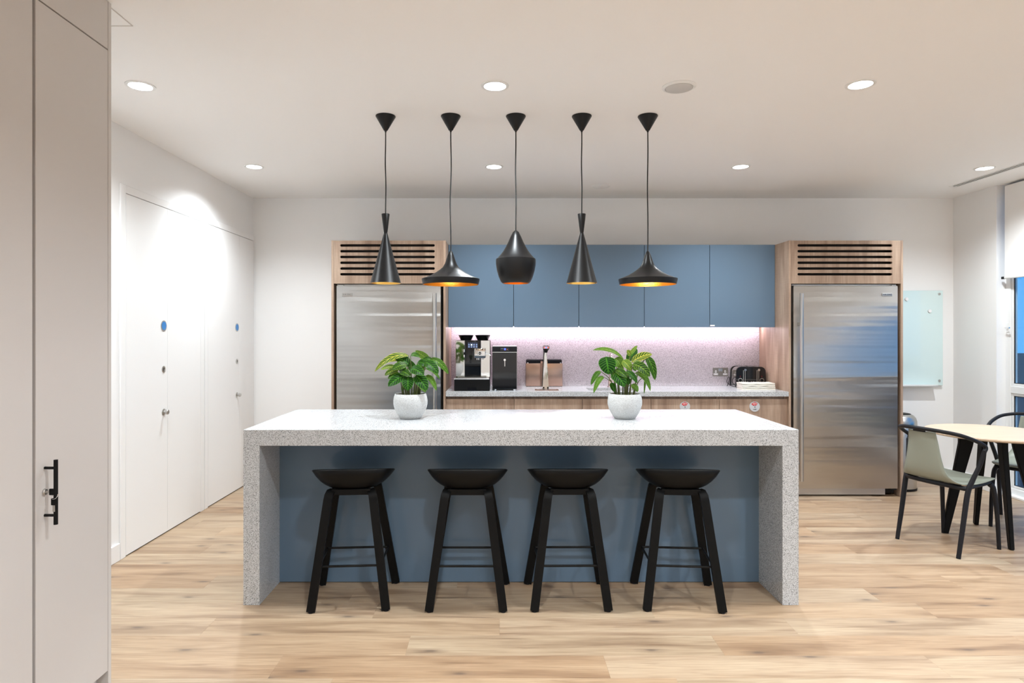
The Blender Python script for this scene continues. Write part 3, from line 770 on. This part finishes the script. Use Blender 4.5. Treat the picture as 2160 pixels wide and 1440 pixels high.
for x in (-.063, .063):
    s = obj('lever_slot', plate('lever_slot', stadium(-.064, .064, 0, .020), [stadium(-.060, .060, 0, .012)], .003, 'satin_steel', t, lambda u, v, q: (x+v, -.0015+q, .110+u)).data, 'satin_steel', t) if False else plate('lever_slot', stadium(-.064, .064, 0, .020), [stadium(-.060, .060, 0, .012)], .003, 'satin_steel', t, lambda u, v, q: (x+v, -.0015+q, .110+u))
    obj('lever', cyl(B(), .011, -.030, -.002, (x, 0, .166), 'y', 18), 'chrome', t, 40)
for x in (-.100, .100):
    k = obj('dial', lathe(B(), [(0, -.016), (.012, -.016), (.014, 0)], 24, (x, 0, .068), 'y'), 'black_plastic', t, 40)
    obj('dial_ring', lathe(B(), [(.015, -.0005), (.015, -.003), (.020, -.003), (.020, -.0005)], 28, (x, 0, .068), 'y'), 'satin_steel', k, 40)
    obj('pilot_light', cyl(B(), .003, -.002, 0, (x, 0, .104), 'y', 10), 'red_print', t)
for x in (-.052, -.032, .002, .022): obj('button', bx(x-.004, x+.004, -.004, 0, .050, .058, bev=.001), 'chrome', t)
for x in (-.115, .115): obj('foot', bx(x-.012, x+.012, .01, .17, 0, .006), 'black_plastic', t)
obj('power_cord', tube(B(), bez([(-.125, .155, .012), (-.16, .15, .02), (-.185, .12, .04), (-.19, .10, .065), (-.17, .12, .09), (-.15, .155, .075), (-.155, .165, .03), (-.18, .13, .004)]), .0032, 8), 'cable_black', t, 40)
# folded cloths
for k in range(4):
    bm = B(); nx, ny = 18, 6; W, D = .147, .07
    ph = random.uniform(0, 6)
    def zz(i, j, top): return (k*.0155+.0004+(.0150 if top else 0)+ (.0 if (k == 0 and not top) else .0018*math.sin(i*.9+ph+j*.5)-.0018*math.sin(ph)*0 ))
    grid = {}
    dx = random.uniform(-.004, .004)
    for s_ in (0, 1):
        for i in range(nx+1):
            for j in range(ny+1): grid[s_, i, j] = bm.verts.new((dx+(-W+2*W*i/nx)+random.uniform(-.002, .002), -D+2*D*j/ny+.003*math.sin(i*1.3+k), (k*.0155+(.0125 if s_ else .0004)+(0 if (k == 0 and not s_) else .0012*(1+math.sin(i*.9+ph+j*.6))))))
    for i in range(nx):
        for j in range(ny):
            bm.faces.new([grid[1, i, j], grid[1, i+1, j], grid[1, i+1, j+1], grid[1, i, j+1]]); bm.faces.new([grid[0, i, j+1], grid[0, i+1, j+1], grid[0, i+1, j], grid[0, i, j]])
    for i in range(nx):
        bm.faces.new([grid[0, i, 0], grid[0, i+1, 0], grid[1, i+1, 0], grid[1, i, 0]]); bm.faces.new([grid[0, i+1, ny], grid[0, i, ny], grid[1, i, ny], grid[1, i+1, ny]])
    for j in range(ny):
        bm.faces.new([grid[0, 0, j+1], grid[0, 0, j], grid[1, 0, j], grid[1, 0, j+1]]); bm.faces.new([grid[0, nx, j], grid[0, nx, j+1], grid[1, nx, j+1], grid[1, nx, j]])
    o = obj('folded_cloth', bm, 'napkin_cloth', None, 50, loc=(2.335, 5.725, .918))
    tag(o, 'folded cream cloth in front of the toaster, ' + ['bottom of the stack', 'second from the bottom', 'third from the bottom', 'top of the stack'][k], 'cloth', 'folded cloths in front of the toaster')

# ------------------------------------------------------------------ island
IX0, IX1, IY0, IY1, IZ = -1.347, 1.571, 3.300, 4.180, .922
t = thing('kitchen_island', 'kitchen island with speckled white stone waterfall top and blue-grey front', 'island', (IX0, IY0, 0))
w, d_ = IX1-IX0, IY1-IY0; T = .085
obj('worktop', bx(0, w, 0, d_, IZ-T, IZ, bev=.0015), 'island_quartz', t)
obj('end_panel', bx(0, T, 0, d_, 0, IZ-T, bev=.0012), 'island_quartz', t)
obj('end_panel', bx(w-T, w, 0, d_, 0, IZ-T, bev=.0012), 'island_quartz', t)
obj('seating_panel', bx(T, w-T, .302, .322, .004, IZ-T-.0005), 'blue_lacquer', t)
obj('carcass', bx(T+.002, w-T-.002, .324, d_-.03, .08, IZ-T-.002), 'charcoal_plastic', t)
for k in range(4):
    u0 = T+.002+k*(w-2*T)/4; obj('rear_door', bx(u0, u0+(w-2*T)/4-.004, d_-.028, d_-.008, .10, IZ-T-.03, bev=.001), 'blue_lacquer', t)
obj('plinth', bx(T, w-T, .33, d_-.07, 0, .08), 'black_plastic', t)

# ------------------------------------------------------------------ pendants
def shell(prof_out, thick):
    bm = lathe(B(), prof_out, 48); return bm
def pendant(x, kind, label, y=3.80, lit=.45):
    t = thing('pendant_lamp', label, 'pendant lamp', (x, y, ZC), 0, 'black pendant lamps')
    obj('canopy', lathe(B(), [(0, -.001), (.0595, -.001), (.0600, -.004), (.0115, -.088), (.006, -.090), (.006, -.097), (0, -.097)], 40), 'black_lacquer', t, 40)
    zb = 1.7297-ZC
    # profiles from the rim upward (radius, height above rim)
    if kind == 'tall': P = [(.0925, 0), (.0915, .002), (.0118, .299), (.0105, .306), (.0118, .313), (.0245, .417), (.0235, .419), (.004, .419)]
    elif kind == 'wide': P = [(.168, 0), (.175, .030), (.1745, .034), (.150, .043), (.120, .055), (.090, .072), (.065, .090), (.048, .105), (.036, .125), (.027, .150), (.019, .175), (.010, .198), (.004, .203)]
    else: P = [(.079, 0), (.090, .010), (.103, .040), (.114, .078), (.1195, .112), (.1205, .135), (.119, .147), (.112, .152), (.095, .170), (.076, .195), (.060, .222), (.046, .250), (.032, .282), (.018, .310), (.006, .320)]
    if kind == 'tall': zb = 1.7305-ZC
    if kind == 'wide': zb = 1.7225-ZC
    top = P[-1][1]
    sh = obj('shade', lathe(B(), [(r_, zb+h) for r_, h in P], 56), 'black_lacquer', t, 35)
    inner = [(max(r_-.0022, .001), zb+h+(.0 if i == 0 else -.001)) for i, (r_, h) in enumerate(P[:(3 if kind == 'tall' else len(P)-2)])]
    inner = [(P[0][0]-.0002, zb+.0)]+inner+[(.0008, inner[-1][1]+.002)]
    obj('gold_lining', lathe(B(), inner, 56), 'gold_leaf', t, 35)
    ztop = zb+top; L = -.097-ztop; pts = []
    ax, ay = random.uniform(-.004, .004), random.uniform(-.003, .003)
    for k in range(19):
        s = k/18; e = math.sin(PI*s); pts.append((ax*e*math.sin(2*PI*s*1.3+ax*900), ay*e*math.sin(2*PI*s*1.1), -.097-L*s))
    pts[-1] = (0, 0, ztop-.002)
    obj('cord', tube(B(), pts, .0036, 10), 'cable_black', t, 40)
    zl = zb+(.075 if kind == 'wide' else .10)
    obj('lamp_holder', cyl(B(), .017 if kind != 'tall' else .012, zl+.028, zl+.07, n=18), 'black_plastic', t, 40)
    rb = .024
    obj('bulb', lathe(B(), [(.0005, zl-.030), (.012, zl-.027), (rb*.85, zl-.015), (rb, 0+zl), (rb*.8, zl+.015), (.012, zl+.03)], 20), 'bulb_glow' if lit > 1 else 'bulb_dim', t, 60)
    ld = bpy.data.lights.new('bulb_light', 'POINT'); ld.energy = lit; ld.color = (1, .80, .52); ld.shadow_soft_size = .02
    lo = bpy.data.objects.new('bulb_light', ld); C.objects.link(lo); lo.parent = t; lo.location = (0, 0, zl-.045)
    return t
pendant(-.690, 'tall', 'slim conical black pendant lamp hanging in front of the left vent')
pendant(-.296, 'wide', 'wide flat black pendant lamp, second from the left, over the left plant')
pendant(.0977, 'fat', 'rounded bulbous black pendant lamp in the middle of the row')
pendant(.4965, 'tall', 'slim conical black pendant lamp between the bulbous and the rightmost one')
pendant(.896, 'wide', 'wide flat black pendant lamp, rightmost of the five', lit=1.6)

# ------------------------------------------------------------------ bar stools
def bar_stool():
    t = thing('bar_stool', '', 'bar stool', (0, 0, 0), 0, 'black bar stools at the island')
    # seat shell: dished superellipse, high at the back (-y), low lip in front
    bm = B(); NR, NA = 9, 48; rings = []
    for i in range(NR+1):
        s = i/NR; ring = []
        if i == 0: ring = [bm.verts.new((0, .01, .596))]
        else:
            for k in range(NA):
                a = 2*PI*k/NA; c, sn = math.cos(a), math.sin(a); ex = 2/3.0
                px = math.copysign(abs(c)**ex, c)*.216; py = math.copysign(abs(sn)**ex, sn)*.178
                zr = .724-.207*(py+.178)                          # rim plane sinks towards the front lip
                h = s**3.2
                ring.append(bm.verts.new((px*(s**.85), .01+py*(s**.85), .596+(zr-.596)*h)))
        rings.append(ring)
    for k in range(NA): bm.faces.new((rings[0][0], rings[1][k], rings[1][(k+1) % NA]))
    for a, b_ in zip(rings[1:], rings[2:]):
        for k in range(NA): bm.faces.new((a[k], b_[k], b_[(k+1) % NA], a[(k+1) % NA]))
    s = obj('seat', bm, 'black_plastic', t, 50)
    md = s.modifiers.new('thickness', 'SOLIDIFY'); md.thickness = .008; md.offset = 1
    for sy, fw in ((-1, .190), (1, .207)):
        for sx in (-1, 1):
            yt = -.085 if sy < 0 else .085
            foot = Vector((sx*fw, sy*.178, .006)); top = Vector((sx*.118, sy*.112, .555))
            path = [foot, foot.lerp(top, .35), foot.lerp(top, .7), top, Vector((sx*.114, sy*.107, .577)), Vector((sx*.107, sy*.094, .594)), Vector((sx*.094, sy*.072, .598))]
            l_ = obj('leg', strip(B(), path, (1, 0, 0), .043, [.022, .022, .022, .022, .02, .018, .015]), 'black_wood', t, 50)
            obj('glide', cyl(B(), .012, 0, .006, (foot.x, foot.y, 0), 'z', 14), 'charcoal_plastic', l_)
        obj('seat_rail', bx(-.101, .101, sy*.085-.014, sy*.085+.014, .578, .609, bev=.002), 'black_wood', t)
    z = .222
    def at(sx, sy): 
        fw = .190 if sy < 0 else .207; q = z/.56; return (sx*(fw+(.118-fw)*q-.004), sy*(.178+(.112-.178)*q-.010), z)
    obj('footrest', tube(B(), [at(-1, -1), at(1, -1)], .006, 10), 'black_metal', t, 40); obj('footrest', tube(B(), [at(-1, 1), at(1, 1)], .006, 10), 'black_metal', t, 40)
    for sx in (-1, 1): obj('footrest', tube(B(), [at(sx, -1), at(sx, 1)], .006, 10), 'black_metal', t, 40)
    return t
st = bar_stool()
spots = [(-.788, 3.400, 4, 'black bar stool tucked under the island, leftmost of the four'), (-.172, 3.398, 0, 'black bar stool under the island, second from the left'),
         (.367, 3.403, .5, 'black bar stool under the island, third from the left'), (.960, 3.396, -4, 'black bar stool under the island, rightmost of the four')]
for i, (x, y, a, lb) in enumerate(spots):
    o = st if i == 0 else copy_tree(st)
    o.location = (x, y, 0); o.rotation_euler = (0, 0, math.radians(a)); o['label'] = lb

# ------------------------------------------------------------------ potted plants
def leaf_mesh(Bp, Tp, W, arch, hint, twist=0):
    bm = B(); L = bm.loops.layers.uv.new('UVMap')
    Bp, Tp = Vector(Bp), Vector(Tp); d = Tp-Bp; ln = d.length; dn = d.normalized()
    N = Vector(hint); N = (N-dn*N.dot(dn)); N = N.normalized() if N.length > 1e-4 else Vector((0, -1, 0))
    if twist: N = Matrix.Rotation(twist, 3, dn) @ N
    up = Vector((0, 0, 1))
    M = (Bp+Tp)/2+(N*.5+up*.5)*arch
    nl, nw = 12, 8; g = []
    ph = random.uniform(0, 6)
    for i in range(nl+1):
        v = i/nl; p = Bp*(1-v)**2+M*2*v*(1-v)+Tp*v*v
        tg = ((M-Bp)*(1-v)+(Tp-M)*v).normalized(); S = tg.cross(N).normalized(); n2 = S.cross(tg)
        wv = W/2*(math.sin(PI*min(1, max(0, v))**.85)**.62 if 0 < v < 1 else 0)+.0006
        row = []
        for j in range(nw+1):
            u = -1+2*j/nw
            row.append((bm.verts.new(p+S*(u*wv)+n2*(abs(u)*wv*.22+.05*wv*math.sin(v*16+ph)*abs(u)**2-.10*wv*u*u)), j/nw, v))
        g.append(row)
    for i in range(nl):
        for j in range(nw):
            q = (g[i][j], g[i][j+1], g[i+1][j+1], g[i+1][j]); f = bm.faces.new([x[0] for x in q])
            for lp, x in zip(f.loops, q): lp[L].uv = (x[1], x[2])
    return bm
def plant(loc, label, spec, k, cx, ry):
    """spec rows: base px, tip px, width px, depth of base, depth of tip, arch, paleness, yellowing"""
    t = thing('potted_plant', label, 'potted plant', loc, 0, 'potted zebra plants on the island')
    p = obj('pot', lathe(B(), [(0, 0), (.056, 0), (.062, .003), (.080, .030), (.094, .058), (.1010, .085), (.1015, .105), (.098, .128), (.092, .146), (.0905, .148), (.088, .147), (.092, .128), (.093, .122)], 56), 'carved_glaze', t, 60)
    obj('soil', lathe(B(), [(0.0005, .128), (.05, .127), (.0935, .120)], 32), 'soil', t, 60)
    for i, (bxp, byp, tx, ty, wd, db, dt, ar, pale, yel) in enumerate(spec):
        bp = Vector(((bxp-cx)*k, db, .148-(byp-ry)*k)); tp = Vector(((tx-cx)*k, dt, .148-(ty-ry)*k))
        lf = obj('leaf', leaf_mesh(bp, tp, wd*k*1.12, ar, (0, -.8, .6)), 'zebra_leaf', t, 80)
        lf.color = (pale, yel, 0, 1)
        root = Vector((max(-.05, min(.05, bp.x*.45+random.uniform(-.012, .012))), max(-.045, min(.045, bp.y*.5+random.uniform(-.012, .012))), .122))
        mid = root.lerp(bp, .55)+Vector((-.15*(bp.x-root.x), -.1*(bp.y-root.y), .02))
        mid.z = min(mid.z, max(bp.z, .15)+.01)
        obj('stem', tube(B(), bez([root, mid, bp], 6), [.0042-.0026*q/12 for q in range(13)], 7), 'stem_green', t, 60)
    return t
S1 = [(720, 250, 165, 515, 110, .02, -.02, .09, .35, .75), (560, 330, 300, 370, 60, .03, .03, .02, .6, 1), (500, 440, 235, 490, 80, .02, .04, .02, .9, .5),
      (760, 420, 490, 280, 170, .01, .02, .02, 0, 0), (700, 400, 475, 475, 140, -.02, -.05, .02, .08, .1), (570, 480, 345, 575, 110, -.02, -.04, .02, .05, .35),
      (570, 530, 405, 630, 90, -.03, -.05, .01, 0, .1), (700, 580, 420, 750, 170, -.03, -.075, .03, 0, 0), (738, 590, 752, 818, 175, -.045, -.085, .02, 0, 0),
      (590, 505, 785, 585, 120, -.03, -.065, .02, 0, .1), (770, 470, 1012, 568, 165, -.035, -.075, .03, 0, 0), (860, 575, 1065, 815, 185, -.035, -.08, .03, 0, 0),
      (880, 360, 1050, 420, 120, .0, -.02, .02, 0, 0), (1000, 350, 1240, 545, 150, -.01, -.04, .03, .02, 0), (1080, 310, 1392, 562, 110, .03, .03, .06, .3, .05),
      (1010, 470, 1248, 650, 55, .02, .02, .05, .5, 0), (1010, 590, 1188, 845, 85, .03, .03, .06, .75, 0), (920, 770, 1022, 862, 70, .0, -.02, .02, .75, 0),
      (650, 760, 630, 845, 55, .0, -.01, .01, .2, 0), (1060, 310, 822, 165, 120, .03, .06, -.01, .75, .1), (760, 250, 925, 270, 85, .0, -.03, .03, .2, 0),
      (960, 330, 1115, 310, 70, .02, .03, .02, .1, 0), (820, 560, 700, 330, 120, .04, .06, .01, .05, 0), (880, 540, 960, 300, 130, .05, .07, .01, .4, .1), (640, 560, 540, 380, 110, .05, .07, .01, .05, 0)]
plant((-.531, 3.742, IZ), 'striped-leaf plant in a carved white pot, left one on the island', S1, .000353, 760, 885)
S2 = [(730, 345, 230, 205, 70, .02, .0, .07, .6, .1), (425, 305, 455, 585, 250, -.03, -.06, .02, 0, 0), (590, 335, 700, 505, 170, .01, .0, .02, .6, .05),
      (360, 545, 198, 760, 75, .0, -.01, .05, .3, 0), (410, 635, 235, 888, 75, .0, -.02, .08, .75, 0), (530, 545, 695, 775, 205, -.04, -.085, .03, 0, 0),
      (570, 510, 740, 635, 125, -.04, -.07, .02, 0, .1), (745, 540, 900, 715, 95, -.04, -.07, .03, 0, 0), (850, 425, 1115, 620, 165, -.03, -.05, .04, .05, .15),
      (850, 400, 1188, 270, 125, .0, .01, .03, .35, .8), (800, 380, 965, 185, 130, .03, .05, .0, 0, 0), (828, 285, 955, 135, 50, .01, .02, .01, .7, .3),
      (835, 290, 768, 208, 85, .0, -.01, .005, .6, .5), (1080, 300, 1228, 685, 125, .0, .0, .06, .08, .05), (920, 575, 1165, 865, 95, .02, .02, .09, .7, 0),
      (1085, 620, 1065, 905, 26, .02, .02, .01, .5, 0), (850, 755, 940, 868, 95, .0, -.02, .02, .75, 0), (700, 370, 830, 530, 140, -.01, -.03, .02, .6, .35),
      (480, 480, 580, 610, 120, -.02, -.03, .01, 0, 0), (515, 720, 555, 865, 80, -.02, -.04, .01, .05, 0), (760, 630, 775, 755, 80, -.03, -.05, .01, 0, 0),
      (1100, 330, 950, 390, 60, .03, .04, .01, .1, 0), (880, 500, 950, 540, 70, .03, .04, .01, .4, 0)]
plant((.745, 3.742, IZ), 'striped-leaf plant in a carved white pot, right one on the island', S2, .000372, 742, 897)

# ------------------------------------------------------------------ glass board on the back wall
t = thing('glass_board', 'pale green glass writing board on standoffs beside the right fridge', 'glass board', (4.0, YB, .922))
obj('glass_sheet', bx(-.30, .30, -.026, -.020, 0, .919, bev=.0015), 'board_glass', t)
for x in (-.265, .265):
    for z in (.045, .885): obj('standoff', lathe(B(), [(.009, -.0008), (.009, -.020), (.011, -.0262), (.011, -.031), (0, -.032)], 20, (x, 0, z), 'y'), 'satin_steel', t, 40)
tr_ = B(); box(tr_, -.30, .215, -.085, -.027, -.004, .002, bev=.001); box(tr_, -.30, .215, -.085, -.080, .002, .012, bev=.001); obj('pen_tray', tr_, 'white_frame', t)
for x, z, lb in ((3.945, 1.758, 'round white magnet at the upper left of the glass board'), (4.170, 1.642, 'round white magnet in the middle of the glass board')):
    tag(obj('magnet', lathe(B(), [(0, 0), (.017, 0), (.0175, -.004), (.016, -.009), (0, -.010)], 28, (0, 0, 0), 'y'), 'magnet_white', None, 40, loc=(x, YB-.0262, z)), lb, 'magnet', 'white magnets on the glass board')
# waste bin
t = thing('waste_bin', 'round steel waste bin with black swing lid, behind the chair', 'bin', (3.675, 5.80, 0))
obj('body', lathe(B(), [(.0005, .001), (.146, .001), (.150, .012), (.150, .585), (.148, .588)], 48), 'satin_steel', t, 40)
obj('base_ring', lathe(B(), [(.151, 0), (.1525, .004), (.1525, .02), (.1505, .022)], 48), 'black_plastic', t, 40)
obj('dome', lathe(B(), [(.153, .584), (.154, .592), (.152, .625), (.142, .655), (.124, .676), (.105, .686)], 48), 'satin_steel', t, 50)
obj('flap', lathe(B(), [(.106, .685), (.100, .690), (.05, .694), (.0005, .695)], 40), 'black_plastic', t, 50)

# ------------------------------------------------------------------ round table and chairs
t = thing('round_table', 'small round oak-topped table with four splayed black legs', 'table', (3.467, 4.42, 0))
obj('table_top', lathe(B(), [(0.0005, .715), (.385, .715), (.398, .722), (.400, .729), (.397, .735), (0.0005, .735)], 72), 'table_oak', t, 30)
for a in (251.5, 165.5, 71.5, -14.5):
    a = math.radians(a); e = Vector((math.cos(a), math.sin(a), 0)); s = Vector((-e.y, e.x, 0))
    foot = e*.292; top = e*.165
    path = [foot, foot.lerp(top, .5)+Vector((0, 0, .34)), top+Vector((0, 0, .64)), top+e*-.006+Vector((0, 0, .7145))]
    bm = strip(B(), path, e, [.040, .062, .085, .098], [.026, .030, .034, .034]); bmesh.ops.bevel(bm, geom=bm.edges[:], offset=.004, segments=2, affect='EDGES')
    l_ = obj('leg', bm, 'black_wood', t, 40)
    bm = strip(B(), [e*.01+Vector((0, 0, .695)), e*.15+Vector((0, 0, .690))], (0, 0, 1), [.036, .046], .03); obj('arm', bm, 'black_wood', t)
obj('hub', cyl(B(), .05, .678, .7145, n=24), 'black_wood', t, 40)

def armchair():
    t = thing('armchair', '', 'chair', (0, 0, 0), 0, 'sage shell armchairs')
    # one bent shell, seat to backrest: profile in xz, width varying
    prof = [(.205, .452, .335), (.195, .462, .36), (.13, .458, .385), (.05, .450, .395), (-.04, .446, .395), (-.11, .447, .385), (-.165, .458, .365), (-.205, .485, .315), (-.228, .53, .270), (-.243, .60, .235), (-.256, .68, .208), (-.268, .76, .186), (-.272, .785, .180)]
    cp = bez([(a, b_, c) for a, b_, c in prof], 3); bm = B(); rows = []
    nw = 10
    for p in cp:
        row = []
        for j in range(nw+1):
            u = -1+2*j/nw; back = max(0, min(1, (p.y-.50)/.2))
            row.append(bm.verts.new((p.x+back*.022*u*u, u*p.z/2, p.y+(1-back)*.008*u*u)))
        rows.append(row)
    for a, b_ in zip(rows, rows[1:]):
        for j in range(nw): bm.faces.new((a[j], a[j+1], b_[j+1], b_[j]))
    s = obj('seat_shell', bm, 'sage_shell', t, 60); md = s.modifiers.new('thickness', 'SOLIDIFY'); md.thickness = .006; md.offset = 0
    # arm hoop and rear legs are one moulded frame
    hoop = bez([(-.035, -.252, .675), (-.022, -.252, .695), (-.035, -.249, .714), (-.10, -.238, .745), (-.19, -.200, .780), (-.255, -.130, .797), (-.284, -.05, .803), (-.284, .05, .803), (-.255, .130, .797), (-.19, .200, .780), (-.10, .238, .745), (-.035, .249, .714), (-.022, .252, .695), (-.035, .252, .675)], 6)
    obj('arm_hoop', tube(B(), hoop, .0125, 10), 'charcoal_plastic', t, 60)
    for sy in (-1, 1):
        up = bez([(-.208, sy*.205, 0), (-.165, sy*.205, .20), (-.125, sy*.207, .40), (-.095, sy*.215, .48), (-.055, sy*.238, .59), (-.035, sy*.252, .678)], 5)
        n_ = len(up); rr = [(.0125+.008*math.sin(PI*min(1, k/(n_*.75)))*(1 if k < n_*.75 else .3), .0135) for k in range(n_)]
        obj('leg', tube(B(), up, rr, 10), 'charcoal_plastic', t, 60)
        fl = bez([(.225, sy*.182, 0), (.212, sy*.178, .22), (.192, sy*.170, .39), (.165, sy*.160, .435)], 5); n_ = len(fl)
        obj('leg', tube(B(), fl, [(.012+.009*k/n_, .012+.004*k/n_) for k in range(n_)], 10), 'charcoal_plastic', t, 60)
        obj('seat_rail', tube(B(), bez([(.17, sy*.158, .443), (.03, sy*.176, .438), (-.12, sy*.196, .436)], 4), .014, 8), 'charcoal_plastic', t, 60)
    obj('seat_rail', tube(B(), bez([(-.120, -.200, .432), (-.165, -.10, .440), (-.175, 0, .441), (-.165, .10, .440), (-.120, .200, .432)], 5), .015, 8), 'charcoal_plastic', t, 60)
    obj('seat_rail', tube(B(), bez([(.165, -.160, .435), (.175, 0, .436), (.165, .160, .435)], 5), .012, 8), 'charcoal_plastic', t, 60)
    obj('back_clip', bx(-.283, -.270, -.04, .04, .780, .800, bev=.003), 'charcoal_plastic', t)
    return t
c1 = armchair(); c2 = copy_tree(c1)
c1.location = (3.029, 4.246, 0); c1.rotation_euler = (0, 0, math.radians(20.7)); c1['label'] = 'sage green armchair with black frame, whole, in front of the fridge'
c2.location = (3.925, 4.66, 0); c2.rotation_euler = (0, 0, math.radians(220.5)); c2['label'] = 'sage green armchair behind the round table, cut by the right edge'
